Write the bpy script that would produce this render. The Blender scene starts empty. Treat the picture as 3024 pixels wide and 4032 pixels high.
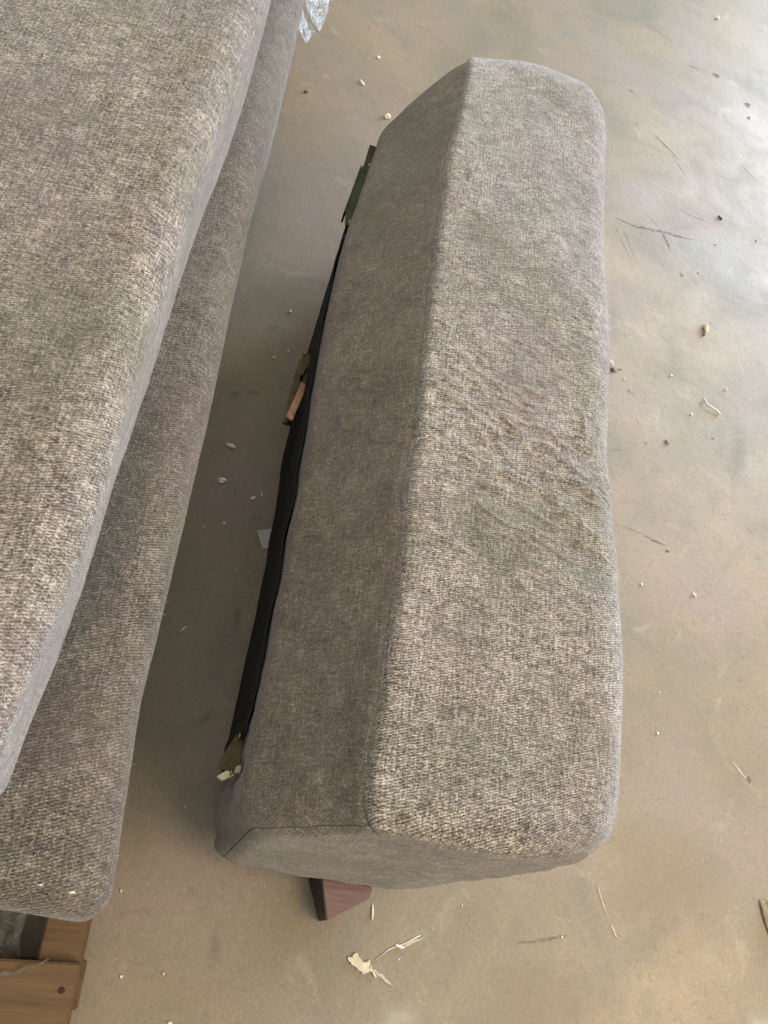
import bpy, bmesh, math, random
import numpy as np
from mathutils import Matrix, Vector

S = bpy.context.scene
COL = S.collection
random.seed(7)
RNG = np.random.RandomState(11)

# ------------------------------------------------------------------ camera
cam = bpy.data.cameras.new('camera')
camo = bpy.data.objects.new('camera', cam)
COL.objects.link(camo)
cam.sensor_fit = 'VERTICAL'
cam.sensor_height = 36.0
cam.lens = 27.02
cam.clip_start = 0.02
cam.clip_end = 200
camo.matrix_world = Matrix(((0.9548030, -0.2405490, -0.1746066, 0.0),
                            (0.1257742, 0.8592076, -0.4959265, 0.0),
                            (0.2693180, 0.4515511, 0.8506288, 1.15),
                            (0, 0, 0, 1)))
S.camera = camo

# ------------------------------------------------------------------ world, lamps, exposure
S.view_settings.view_transform = 'Standard'
S.view_settings.look = 'None'
S.view_settings.exposure = 0.0
S.view_settings.gamma = 1.0
W = bpy.data.worlds.new('World')
S.world = W
W.use_nodes = True
bg = W.node_tree.nodes['Background']
bg.inputs[0].default_value = (0.93, 0.94, 0.84, 1)
bg.inputs[1].default_value = 0.46


def area(name, loc, target, sx, sy, power, col):
    l = bpy.data.lights.new(name, 'AREA')
    l.shape = 'RECTANGLE'
    l.size, l.size_y = sx, sy
    l.energy = power
    l.color = col
    o = bpy.data.objects.new(name, l)
    COL.objects.link(o)
    o.location = loc
    o.rotation_euler = (Vector(target) - Vector(loc)).to_track_quat('-Z', 'Y').to_euler()
    return o


# the open loading door beyond the upper right of the frame, and the warm hall lighting
area('door_light', (3.9, 4.3, 1.35), (0.4, 0.8, 0.1), 3.4, 2.5, 470, (0.70, 0.83, 1.0))
area('ceiling_light', (1.2, 1.4, 4.6), (1.2, 1.4, 0.0), 6.0, 6.0, 135, (1.0, 0.94, 0.82))
area('hall_light', (2.2, -0.6, 2.7), (0.6, 0.2, 0.0), 2.0, 1.6, 84, (1.0, 0.80, 0.56))

# ------------------------------------------------------------------ helpers


def vnoise(p, scale, seed=0):
    """smooth 3-D value noise, -1..1, for an (n,3) array"""
    q = np.asarray(p, float) * scale + 1000.0
    i = np.floor(q).astype(np.int64)
    f = q - i
    f = f * f * (3 - 2 * f)

    def h(ix, iy, iz):
        n = (ix * 73856093) ^ (iy * 19349663) ^ (iz * 83492791) ^ (seed * 2654435)
        n = (n ^ (n >> 13)) * 1274126177 & 0x7fffffff
        n = (n ^ (n >> 16)) * 668265263 & 0x7fffffff
        return (n & 0xffff) / 32767.5 - 1.0
    r = 0
    for a in (0, 1):
        for b in (0, 1):
            for c in (0, 1):
                w = (f[:, 0] if a else 1 - f[:, 0]) * (f[:, 1] if b else 1 - f[:, 1]) * (f[:, 2] if c else 1 - f[:, 2])
                r = r + w * h(i[:, 0] + a, i[:, 1] + b, i[:, 2] + c)
    return r


def mesh_obj(name, verts, faces, mat=None, parent=None, smooth=False, uv=None):
    me = bpy.data.meshes.new(name)
    me.from_pydata([tuple(v) for v in verts], [], [tuple(f) for f in faces])
    if uv is not None:
        l = me.uv_layers.new(name='UVMap')
        vi = np.empty(len(me.loops), dtype=np.int32)
        me.loops.foreach_get('vertex_index', vi)
        if isinstance(uv, np.ndarray) and len(uv) == len(verts):
            l.data.foreach_set('uv', uv[vi].astype(np.float32).ravel())
    if smooth:
        me.polygons.foreach_set('use_smooth', [True] * len(me.polygons))
    if mat:
        me.materials.append(mat)
    me.update()
    o = bpy.data.objects.new(name, me)
    COL.objects.link(o)
    if parent:
        o.parent = parent
    return o


def tag(o, label=None, cat=None, group=None, kind=None):
    if label: o['label'] = label
    if cat: o['category'] = cat
    if group: o['group'] = group
    if kind: o['kind'] = kind
    return o


def empty(name, label, cat, group=None, loc=(0, 0, 0)):
    o = bpy.data.objects.new(name, None)
    COL.objects.link(o)
    o.location = loc
    o.empty_display_size = 0.05
    return tag(o, label, cat, group)


def bm_obj(name, bm, mat, parent=None, bevel=0, seg=2, smooth=False):
    if bevel:
        bmesh.ops.bevel(bm, geom=list(bm.edges), offset=bevel, segments=seg, affect='EDGES', clamp_overlap=True)
    bmesh.ops.recalc_face_normals(bm, faces=bm.faces)
    me = bpy.data.meshes.new(name)
    bm.to_mesh(me)
    bm.free()
    if smooth:
        me.polygons.foreach_set('use_smooth', [True] * len(me.polygons))
    me.materials.append(mat)
    o = bpy.data.objects.new(name, me)
    COL.objects.link(o)
    if parent: o.parent = parent
    return o


def add_box(bm, x0, x1, y0, y1, z0, z1):
    v = [bm.verts.new(p) for p in ((x0, y0, z0), (x1, y0, z0), (x1, y1, z0), (x0, y1, z0),
                                   (x0, y0, z1), (x1, y0, z1), (x1, y1, z1), (x0, y1, z1))]
    for f in ((0, 3, 2, 1), (4, 5, 6, 7), (0, 1, 5, 4), (1, 2, 6, 5), (2, 3, 7, 6), (3, 0, 4, 7)):
        bm.faces.new([v[i] for i in f])
    return v


def add_prism(bm, bot, top):
    a = [bm.verts.new(p) for p in bot]
    b = [bm.verts.new(p) for p in top]
    n = len(a)
    bm.faces.new(a[::-1])
    bm.faces.new(b)
    for i in range(n):
        bm.faces.new((a[i], a[(i + 1) % n], b[(i + 1) % n], b[i]))


# ------------------------------------------------------------------ material helpers
class NT:
    def __init__(s, name):
        s.m = bpy.data.materials.new(name)
        s.m.use_nodes = True
        s.t = s.m.node_tree
        s.b = s.t.nodes['Principled BSDF']

    def n(s, typ, **kw):
        o = s.t.nodes.new(typ)
        for k, v in kw.items():
            if k.startswith('i_'):
                key = k[2:]
                key = int(key) if key.isdigit() else key.replace('_', ' ')
                o.inputs[key].default_value = v
            else:
                setattr(o, k, v)
        return o

    def l(s, a, b):
        s.t.links.new(a, b)

    def val(s, x, sock):
        if hasattr(x, 'is_linked'):
            s.l(x, sock)
        else:
            sock.default_value = x

    def math(s, op, a, b=0.0, c=None, clamp=False):
        o = s.t.nodes.new('ShaderNodeMath')
        o.operation = op
        o.use_clamp = clamp
        s.val(a, o.inputs[0])
        s.val(b, o.inputs[1])
        if c is not None: s.val(c, o.inputs[2])
        return o.outputs[0]

    def noise(s, vec, scale, detail=3, rough=0.55, dist=0.0, out='Fac'):
        o = s.t.nodes.new('ShaderNodeTexNoise')
        o.inputs['Scale'].default_value = scale
        o.inputs['Detail'].default_value = detail
        o.inputs['Roughness'].default_value = rough
        o.inputs['Distortion'].default_value = dist
        s.l(vec, o.inputs['Vector'])
        return o.outputs[out]

    def mapping(s, vec, scale=(1, 1, 1), loc=(0, 0, 0), rot=(0, 0, 0)):
        o = s.t.nodes.new('ShaderNodeMapping')
        o.inputs['Scale'].default_value = scale
        o.inputs['Location'].default_value = loc
        o.inputs['Rotation'].default_value = rot
        s.l(vec, o.inputs['Vector'])
        return o.outputs[0]

    def ramp(s, f, stops, interp='LINEAR'):
        o = s.t.nodes.new('ShaderNodeValToRGB')
        o.color_ramp.interpolation = interp
        e = o.color_ramp.elements
        while len(e) < len(stops): e.new(0.5)
        for i, (p, c) in enumerate(stops):
            e[i].position = p
            e[i].color = (*c, 1) if len(c) == 3 else c
        s.l(f, o.inputs[0])
        return o.outputs[0]

    def mix(s, f, a, b, mode='MIX'):
        o = s.t.nodes.new('ShaderNodeMix')
        o.data_type = 'RGBA'
        o.blend_type = mode
        s.val(f, o.inputs[0])
        for x, k in ((a, 6), (b, 7)):
            if hasattr(x, 'is_linked'):
                s.l(x, o.inputs[k])
            else:
                o.inputs[k].default_value = (*x, 1)
        return o.outputs[2]

    def bump(s, h, strength, dist, prev=None):
        o = s.t.nodes.new('ShaderNodeBump')
        o.inputs['Strength'].default_value = strength
        o.inputs['Distance'].default_value = dist
        s.l(h, o.inputs['Height'])
        if prev is not None: s.l(prev, o.inputs['Normal'])
        return o.outputs[0]


def simple(name, col, rough=0.6, metal=0.0, var=0.15, scale=30, bump=0.15):
    k = NT(name)
    tc = k.n('ShaderNodeTexCoord').outputs['Object']
    n = k.noise(tc, scale, 5, 0.6)
    dark = tuple(c * (1 - var) for c in col)
    lite = tuple(min(1, c * (1 + var)) for c in col)
    k.l(k.ramp(n, [(0.3, dark), (0.7, lite)]), k.b.inputs['Base Color'])
    k.b.inputs['Roughness'].default_value = rough
    k.b.inputs['Metallic'].default_value = metal
    k.l(k.bump(n, bump, 0.002), k.b.inputs['Normal'])
    return k.m


def fabric(name, light, dark, fleck, nap=0.5, weave=1.0, pitch=0.0026, contrast=1.0, marks=()):
    """heathered chenille: woven cells with irregular yarns, brushed fibres and soft tone drift; UV in metres"""
    k = NT(name)
    uv = k.n('ShaderNodeUVMap').outputs[0]
    obj = k.n('ShaderNodeTexCoord').outputs['Object']
    # irregular yarns: wobble the weave coordinates
    wob = k.noise(uv, 55, 3, 0.6, out='Color')
    sub = k.n('ShaderNodeVectorMath', operation='SUBTRACT', i_1=(0.5, 0.5, 0.5))
    k.l(wob, sub.inputs[0])
    mul = k.n('ShaderNodeVectorMath', operation='SCALE')
    mul.inputs['Scale'].default_value = 0.0042
    k.l(sub.outputs[0], mul.inputs[0])
    add = k.n('ShaderNodeVectorMath', operation='ADD')
    k.l(uv, add.inputs[0]); k.l(mul.outputs[0], add.inputs[1])
    wuv = add.outputs[0]
    sep = k.n('ShaderNodeSeparateXYZ')
    k.l(wuv, sep.inputs[0])
    u, v = sep.outputs[0], sep.outputs[1]
    tp = 2 * math.pi / pitch
    # rows along v, floats stepping diagonally (twill)
    a = k.math('SINE', k.math('MULTIPLY', v, tp * 0.66))
    d = k.math('SINE', k.math('MULTIPLY', k.math('ADD', k.math('MULTIPLY', v, 0.40), u), tp * 0.95))
    cell = k.math('MULTIPLY', d, k.math('MULTIPLY_ADD', a, 0.5, 0.85))
    cell = k.math('MULTIPLY_ADD', cell, 0.32, 0.5)
    # melange: per-yarn light and dark, streaks running both ways
    s1 = k.noise(k.mapping(wuv, (680, 240, 1)), 1.0, 2, 0.6)
    s2 = k.noise(k.mapping(wuv, (230, 640, 1), (3, 7, 0)), 1.0, 2, 0.6)
    s3 = k.noise(wuv, 520, 2, 0.7)
    s4 = k.noise(wuv, 210, 3, 0.65)
    # long slubs
    sl = k.noise(k.mapping(wuv, (42, 430, 1), (9, 2, 0)), 1.0, 2, 0.5)
    sl2 = k.noise(k.mapping(wuv, (360, 60, 1), (2, 5, 0)), 1.0, 2, 0.5)
    m = k.math('MULTIPLY', s1, 0.34)
    m = k.math('MULTIPLY_ADD', s2, 0.20, m)
    m = k.math('MULTIPLY_ADD', s3, 0.16, m)
    m = k.math('MULTIPLY_ADD', s4, 0.07, m)
    s5 = k.noise(k.mapping(wuv, (60, 34, 1), (4, 4, 0)), 1.0, 4, 0.6)
    m = k.math('MULTIPLY_ADD', s5, 0.15, m)
    m = k.math('MULTIPLY_ADD', sl, 0.20, m)
    m = k.math('MULTIPLY_ADD', sl2, 0.27, m)
    m = k.math('MULTIPLY_ADD', cell, 0.17 * weave, m)
    s6 = k.noise(k.mapping(wuv, (760, 300, 1), (6, 1, 0), (0, 0, 0.3)), 1.0, 2, 0.7)
    m = k.math('MULTIPLY_ADD', s6, 0.26, m)
    m = k.math('SUBTRACT', m, 0.825 + 0.085 * weave)
    m = k.math('MULTIPLY_ADD', m, 5.2 * contrast, 0.5, clamp=True)
    mid = tuple((x * 0.55 + y * 0.45) for x, y in zip(light, dark))
    c = k.ramp(m, [(0.0, dark), (0.38, mid), (0.72, light), (1.0, fleck)])
    # slow drift in tone and hue
    c0 = c
    t1 = k.noise(obj, 9, 3, 0.6)
    c = k.mix(k.ramp(t1, [(0.35, (0, 0, 0)), (0.7, (1, 1, 1))]), c, k.mix(0.34, c, (0.175, 0.132, 0.142)), 'MIX')
    t2 = k.noise(k.mapping(obj, (1, 1, 1), (5, 3, 1)), 6, 2, 0.5)
    c = k.mix(k.ramp(t2, [(0.5, (0, 0, 0)), (0.72, (1, 1, 1))]), c, k.mix(0.36, c, (0.125, 0.130, 0.075)), 'MIX')
    t3 = k.noise(k.mapping(obj, (1, 1, 1), (1, 8, 1)), 14, 4, 0.6)
    c = k.mix(1.0, c, k.ramp(t3, [(0.25, (0.78, 0.78, 0.78)), (0.75, (1.16, 1.16, 1.16))]), 'MULTIPLY')
    for (px, py, rx, ry, colr, am) in marks:
        mp = k.mapping(obj, (1 / rx, 1 / ry, 0), (-px / rx, -py / ry, 0))
        ln = k.n('ShaderNodeVectorMath', operation='LENGTH')
        k.l(mp, ln.inputs[0])
        f = k.math('ADD', ln.outputs['Value'], k.math('MULTIPLY_ADD', k.noise(obj, 38, 4, 0.65), 1.4, -0.7))
        c = k.mix(k.ramp(f, [(0.45, (am,) * 3), (1.15, (0, 0, 0))]), c, k.mix(0.6, c, colr))
    k.l(c, k.b.inputs['Base Color'])
    k.b.inputs['Roughness'].default_value = 0.95
    k.b.inputs['Specular IOR Level'].default_value = 0.12
    k.b.inputs['Sheen Weight'].default_value = nap
    k.b.inputs['Sheen Roughness'].default_value = 0.45
    k.b.inputs['Sheen Tint'].default_value = (0.93, 0.95, 1.0, 1)
    # relief
    h = k.math('MULTIPLY', cell, 1.0 * weave)
    h = k.math('MULTIPLY_ADD', s3, 0.6, h)
    h = k.math('MULTIPLY_ADD', s1, 0.5, h)
    h = k.math('MULTIPLY_ADD', s2, 0.5, h)
    b1 = k.bump(h, 0.8, 0.0010)
    # matted, creased nap
    wr = k.noise(k.mapping(obj, (1, 1, 1), (4, 1, 2)), 95, 4, 0.6, 1.2)
    wr2 = k.noise(k.mapping(wuv, (60, 190, 1), (1, 2, 0), (0, 0, 0.35)), 1.0, 3, 0.6, 0.8)
    h2 = k.math('MULTIPLY_ADD', wr2, 1.0, wr)
    b2 = k.bump(h2, 0.55, 0.0022, b1)
    k.l(b2, k.b.inputs['Normal'])
    return k.m


# ------------------------------------------------------------------ floor
def concrete():
    k = NT('worn_concrete')
    o = k.n('ShaderNodeTexCoord').outputs['Object']
    n1 = k.noise(o, 2.2, 4, 0.6, 0.6)
    n2 = k.noise(k.mapping(o, (1, 1, 1), (3.1, 1.7, 0)), 5.5, 5, 0.62, 0.8)
    n3 = k.noise(k.mapping(o, (1, 1, 1), (7, 2, 0)), 22, 6, 0.65, 0.4)
    n4 = k.noise(o, 160, 4, 0.7)
    n5 = k.noise(k.mapping(o, (1, 1, 1), (1, 9, 0)), 3.4, 3, 0.5)
    c = k.ramp(n1, [(0.30, (0.198, 0.178, 0.128)), (0.5, (0.276, 0.226, 0.160)), (0.7, (0.340, 0.268, 0.186))])
    c = k.mix(k.ramp(n5, [(0.45, (0, 0, 0)), (0.65, (1, 1, 1))]), c, (0.290, 0.232, 0.190))
    c = k.mix(k.ramp(n2, [(0.52, (0, 0, 0)), (0.75, (0.75, 0.75, 0.75))]), c, (0.195, 0.188, 0.155))
    c = k.mix(k.ramp(n3, [(0.56, (0, 0, 0)), (0.74, (0.5, 0.5, 0.5))]), c, (0.22, 0.195, 0.150))
    pale = k.noise(k.mapping(o, (1, 1, 1), (4, 4, 0)), 9, 5, 0.65, 1.0)
    c = k.mix(k.ramp(pale, [(0.60, (0, 0, 0)), (0.76, (0.55, 0.55, 0.55))]), c, (0.42, 0.375, 0.285))
    c = k.mix(1.0, c, k.ramp(n4, [(0.25, (0.86, 0.86, 0.86)), (0.75, (1.12, 1.12, 1.12))]), 'MULTIPLY')
    # hairline cracks, trowel scuffs and ground-in dust
    hl = k.noise(k.mapping(o, (1, 1, 1), (2, 5, 0)), 3.0, 6, 0.62, 1.2)
    hm = k.math('LESS_THAN', k.math('ABSOLUTE', k.math('SUBTRACT', hl, 0.5)), 0.0022)
    brk = k.math('GREATER_THAN', k.noise(k.mapping(o, (1, 1, 1), (8, 5, 0)), 8, 2, 0.5), 0.56)
    c = k.mix(k.math('MULTIPLY', k.math('MULTIPLY', hm, brk), 0.35), c, (0.17, 0.145, 0.11))
    ft = k.noise(k.mapping(o, (60, 420, 1), (0, 0, 0), (0, 0, -0.5)), 1.0, 3, 0.6)
    fb = k.noise(k.mapping(o, (1, 1, 1), (3, 3, 0)), 7, 3, 0.5)
    fm = k.math('MULTIPLY', k.ramp(ft, [(0.66, (0, 0, 0)), (0.72, (1, 1, 1))]), k.ramp(fb, [(0.5, (0, 0, 0)), (0.62, (1, 1, 1))]))
    c = k.mix(k.math('MULTIPLY', fm, 0.28), c, (0.50, 0.44, 0.34))
    n6 = k.noise(o, 520, 3, 0.75)
    c = k.mix(1.0, c, k.ramp(n6, [(0.25, (0.74, 0.74, 0.74)), (0.75, (1.24, 1.24, 1.24))]), 'MULTIPLY')
    n7 = k.noise(k.mapping(o, (1, 1, 1), (6, 1, 0)), 60, 5, 0.7, 0.6)
    c = k.mix(k.ramp(n7, [(0.56, (0, 0, 0)), (0.66, (0.55, 0.55, 0.55))]), c, (0.20, 0.172, 0.125))
    # small dark pits
    vo = k.n('ShaderNodeTexVoronoi', feature='F1', i_Scale=26.0)
    k.l(k.mapping(o, (1, 1, 1), (0.3, 0.1, 0)), vo.inputs['Vector'])
    pit = k.ramp(vo.outputs['Distance'], [(0.02, (1, 1, 1)), (0.06, (0, 0, 0))])
    sel = k.math('GREATER_THAN', k.n('ShaderNodeSeparateColor').outputs[0], 0.8)
    sc = sel.node
    sepc = sc.inputs[0].links[0].from_node
    k.l(vo.outputs['Color'], sepc.inputs[0])
    pm = k.math('MULTIPLY', pit, sel)
    c = k.mix(k.math('MULTIPLY', pm, 0.5), c, (0.14, 0.115, 0.08))
    # faint smears across the slab
    sm = k.noise(k.mapping(o, (2.2, 16, 1), (0, 0, 0), (0, 0, 0.6)), 1.0, 5, 0.6, 0.5)
    c = k.mix(k.ramp(sm, [(0.56, (0, 0, 0)), (0.76, (0.42, 0.42, 0.42))]), c, (0.20, 0.185, 0.155))
    k.l(c, k.b.inputs['Base Color'])
    k.l(k.ramp(n2, [(0.3, (0.50, 0.50, 0.50)), (0.7, (0.66, 0.66, 0.66))]), k.b.inputs['Roughness'])
    k.b.inputs['Specular IOR Level'].default_value = 0.45
    h = k.math('MULTIPLY_ADD', n4, 0.12, n3)
    h = k.math('SUBTRACT', h, pm)
    h = k.math('MULTIPLY_ADD', n7, -0.6, h)
    h = k.math('MULTIPLY_ADD', n6, 0.25, h)
    b = k.bump(h, 0.35, 0.003)
    k.l(b, k.b.inputs['Normal'])
    return k.m


M_floor = concrete()
# the slab is a gently uneven sheet, finer near the camera
xs = np.concatenate([np.linspace(-14, -1.2, 12)[:-1], np.linspace(-1.2, 2.2, 120), np.linspace(2.2, 14, 12)[1:]])
ys = np.concatenate([np.linspace(-14, -0.6, 12)[:-1], np.linspace(-0.6, 3.6, 140), np.linspace(3.6, 14, 12)[1:]])
gx, gy = np.meshgrid(xs, ys)
P = np.stack([gx.ravel(), gy.ravel(), np.zeros(gx.size)], 1)
P[:, 2] = vnoise(P, 3.0, 3) * 0.00015 - 0.00015
nx_, ny_ = len(xs), len(ys)
idx = np.arange(nx_ * ny_).reshape(ny_, nx_)
Fc = np.stack([idx[:-1, :-1].ravel(), idx[:-1, 1:].ravel(), idx[1:, 1:].ravel(), idx[1:, :-1].ravel()], 1)
floor = mesh_obj('floor', P, Fc, M_floor, smooth=True)
floor['kind'] = 'structure'

def blended(name, col, alpha):
    k = NT(name)
    o = k.n('ShaderNodeTexCoord').outputs['Object']
    tr = k.n('ShaderNodeBsdfTransparent'); mx = k.n('ShaderNodeMixShader')
    k.b.inputs['Base Color'].default_value = (*col, 1); k.b.inputs['Roughness'].default_value = 0.9
    k.l(k.ramp(k.noise(o, 70, 4, 0.7), [(0.40, (alpha * .25,) * 3), (0.6, (alpha,) * 3)]), mx.inputs[0])
    k.l(tr.outputs[0], mx.inputs[1]); k.l(k.b.outputs[0], mx.inputs[2])
    k.l(mx.outputs[0], k.t.nodes['Material Output'].inputs['Surface'])
    return k.m


M_scratch = blended('scratched_concrete', (0.12, 0.10, 0.075), 0.60)
M_scratch2 = blended('faint_scratch', (0.13, 0.11, 0.085), 0.36)
M_pale = simple('pale_scuff', (0.50, 0.46, 0.38), 0.8, var=0.15, scale=200)


def scratch(pts, w, mat, name='scratch'):
    pts = [Vector((p[0], p[1], 0)) for p in pts]
    fine = []
    for a, b in zip(pts[:-1], pts[1:]):
        for i in range(8):
            fine.append(a.lerp(b, i / 8))
    fine.append(pts[-1])
    V, Fq = [], []
    n = len(fine)
    for i, p in enumerate(fine):
        d = (fine[min(i + 1, n - 1)] - fine[max(i - 1, 0)]).normalized()
        s = Vector((-d.y, d.x, 0))
        t = i / (n - 1)
        ww = 1.35 * w * (0.12 + math.sin(math.pi * min(1, t * 1.1 + 0.02)) ** 0.6 * random.uniform(0.55, 1.1))
        p = p + s * random.uniform(-0.35, 0.35) * w
        V += [p + s * ww / 2 + Vector((0, 0, 0.0005)), p + Vector((0, 0, 0.0006)), p - s * ww / 2 + Vector((0, 0, 0.0005))]
        if i:
            k = 3 * i
            Fq += [(k - 3, k - 2, k + 1, k), (k - 2, k - 1, k + 2, k + 1)]
    return mesh_obj(name, V, Fq, mat, floor)


for pts, w, m in [
    ([(0.836, 2.654), (0.955, 2.583)], .005, M_scratch2), ([(0.773, 2.249), (0.801, 2.224)], .004, M_scratch),
    ([(0.843, 2.072), (0.92, 1.994)], .005, M_scratch), ([(0.981, 2.496), (1.03, 2.492)], .005, M_scratch2),
    ([(0.713, 1.663), (0.775, 1.655), (0.843, 1.671), (0.905, 1.674), (0.965, 1.690)], .006, M_scratch),
    ([(0.845, 1.668), (0.857, 1.64), (0.863, 1.608)], .005, M_scratch), ([(0.713, 1.626), (0.753, 1.522)], .003, M_scratch2),
    ([(0.735, 1.63), (0.765, 1.52)], .003, M_scratch2), ([(0.80, 1.72), (0.845, 1.672)], .003, M_scratch2),
    ([(0.891, 1.782), (0.95, 1.772), (1.001, 1.774)], .004, M_scratch2), ([(1.121, 2.079), (1.175, 2.023)], .005, M_scratch2),
    ([(0.685, 0.769), (0.72, 0.768), (0.75, 0.762)], .003, M_scratch2), ([(0.752, 0.762), (0.80, 0.750)], .0035, M_scratch),
    ([(0.682, 0.944), (0.716, 0.951)], .002, M_scratch2), ([(0.869, 0.682), (0.906, 0.657)], .002, M_scratch2),
    ([(0.514, 0.039), (0.561, 0.049), (0.604, 0.06)], .0035, M_scratch2), ([(0.642, 0.136), (0.652, 0.105), (0.660, 0.09)], .0018, M_pale),
    ([(0.664, 0.082), (0.676, 0.062)], .002, M_pale), ([(0.345, 0.01), (0.381, 0.031)], .0025, M_pale),
    ([(0.312, -0.018), (0.342, -0.033)], .003, M_pale), ([(0.9, 0.36), (0.93, 0.33)], .002, M_pale),
    ([(0.727, 1.117), (0.749, 1.099)], .003, M_scratch), ([(1.03, 1.99), (1.08, 1.99)], .003, M_scratch2),
    ([(0.90, 1.99), (0.94, 1.93)], .004, M_scratch2),
]:
    scratch(pts, w, m)

# pits: small broken hollows with a crumbled rim
M_pit = blended('pitted_concrete', (0.13, 0.105, 0.07), 0.75)


def pit(x, y, rx, ry, rot=0.0):
    n = 9
    V = [Vector((0, 0, 0.0004))]
    for i in range(n):
        a = 2 * math.pi * i / n
        r = random.uniform(0.7, 1.2)
        V.append(Matrix.Rotation(rot, 3, 'Z') @ Vector((rx * r * math.cos(a), ry * r * math.sin(a), random.uniform(0.0004, 0.0006))))
    V = [v + Vector((x, y, 0.0003)) for v in V]
    F_ = [(0, i + 1, (i + 1) % n + 1) for i in range(n)]
    mesh_obj('pit', V, F_, M_pit, floor)


for a in [(1.085, 2.502, .016, .011, 0), (1.184, 2.399, .012, .01, 1), (1.18, 2.33, .01, .006, 1), (0.89, 1.534, .006, .007, 0),
          (0.765, 0.985, .004, .003, 0), (0.70, 1.155, .004, .004, 0), (0.93, 1.05, .004, .003, 0), (0.71, 1.165, .006, .004, .4),
          (0.79, 2.09, .005, .003, .7), (1.0, 1.69, .004, .003, .7), (0.94, 1.56, .003, .003, 0), (0.80, 0.74, .005, .003, 0),
          (0.93, 0.335, .004, .006, 0), (1.13, 1.76, .004, .005, 0)]:
    pit(*a)


# soft-edged damp stains and spills on the slab
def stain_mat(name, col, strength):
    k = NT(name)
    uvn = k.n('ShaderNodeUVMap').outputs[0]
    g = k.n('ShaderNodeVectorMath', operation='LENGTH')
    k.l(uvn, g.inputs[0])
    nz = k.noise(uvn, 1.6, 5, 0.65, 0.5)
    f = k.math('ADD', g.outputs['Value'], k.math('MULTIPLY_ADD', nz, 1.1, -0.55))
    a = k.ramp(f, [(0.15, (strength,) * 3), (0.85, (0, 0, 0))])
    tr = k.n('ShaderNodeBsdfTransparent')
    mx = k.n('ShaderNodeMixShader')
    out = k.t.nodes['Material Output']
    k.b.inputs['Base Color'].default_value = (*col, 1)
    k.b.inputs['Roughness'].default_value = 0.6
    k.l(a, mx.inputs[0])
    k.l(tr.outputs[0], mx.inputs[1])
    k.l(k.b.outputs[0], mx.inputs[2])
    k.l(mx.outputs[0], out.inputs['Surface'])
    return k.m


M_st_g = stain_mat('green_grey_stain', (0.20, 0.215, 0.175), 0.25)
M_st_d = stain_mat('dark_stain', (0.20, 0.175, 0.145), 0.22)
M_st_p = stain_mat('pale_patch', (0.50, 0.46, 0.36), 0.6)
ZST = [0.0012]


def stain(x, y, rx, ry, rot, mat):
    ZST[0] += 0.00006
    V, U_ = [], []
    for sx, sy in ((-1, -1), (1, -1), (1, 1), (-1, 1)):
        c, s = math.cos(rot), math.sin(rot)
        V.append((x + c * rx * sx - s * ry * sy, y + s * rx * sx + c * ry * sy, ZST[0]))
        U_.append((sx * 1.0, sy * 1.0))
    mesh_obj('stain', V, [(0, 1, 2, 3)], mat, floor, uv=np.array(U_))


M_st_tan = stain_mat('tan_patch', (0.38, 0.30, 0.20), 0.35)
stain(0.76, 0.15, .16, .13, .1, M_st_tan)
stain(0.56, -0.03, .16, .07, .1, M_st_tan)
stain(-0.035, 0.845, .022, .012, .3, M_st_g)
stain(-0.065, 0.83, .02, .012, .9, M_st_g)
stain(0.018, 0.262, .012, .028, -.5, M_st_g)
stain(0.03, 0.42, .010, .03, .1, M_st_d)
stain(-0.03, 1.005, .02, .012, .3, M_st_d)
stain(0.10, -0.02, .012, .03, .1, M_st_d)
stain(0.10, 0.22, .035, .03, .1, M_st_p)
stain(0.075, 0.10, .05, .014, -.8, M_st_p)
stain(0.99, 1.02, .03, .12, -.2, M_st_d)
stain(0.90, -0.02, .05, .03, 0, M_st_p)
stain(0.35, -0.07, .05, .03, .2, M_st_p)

# ------------------------------------------------------------------ upholstery builder


def rounded_poly(corners, n):
    """corners: (x, z, radius) clockwise or not; returns n points evenly spaced on the rounded outline + arc length"""
    pts = []
    m = len(corners)
    for i in range(m):
        p0 = np.array(corners[i - 1][:2]); p1 = np.array(corners[i][:2]); p2 = np.array(corners[(i + 1) % m][:2])
        r = corners[i][2]
        d0 = (p0 - p1) / np.linalg.norm(p0 - p1)
        d1 = (p2 - p1) / np.linalg.norm(p2 - p1)
        ang = math.acos(max(-1, min(1, float(d0 @ d1))))
        t = r / math.tan(ang / 2)
        a, b = p1 + d0 * t, p1 + d1 * t
        bis = (d0 + d1); bis = bis / np.linalg.norm(bis)
        c = p1 + bis * (r / math.sin(ang / 2))
        va, vb = a - c, b - c
        a0 = math.atan2(va[1], va[0]); a1 = math.atan2(vb[1], vb[0])
        da = (a1 - a0 + math.pi) % (2 * math.pi) - math.pi
        for s in np.linspace(0, 1, 12):
            pts.append(c + r * np.array([math.cos(a0 + da * s), math.sin(a0 + da * s)]))
    pts = np.array(pts)
    cl = np.vstack([pts, pts[:1]])
    L = np.concatenate([[0], np.cumsum(np.linalg.norm(np.diff(cl, axis=0), axis=1))])
    s = np.linspace(0, L[-1], n, endpoint=False)
    return np.stack([np.interp(s, L, cl[:, 0]), np.interp(s, L, cl[:, 1])], 1), s, L[-1]


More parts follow.
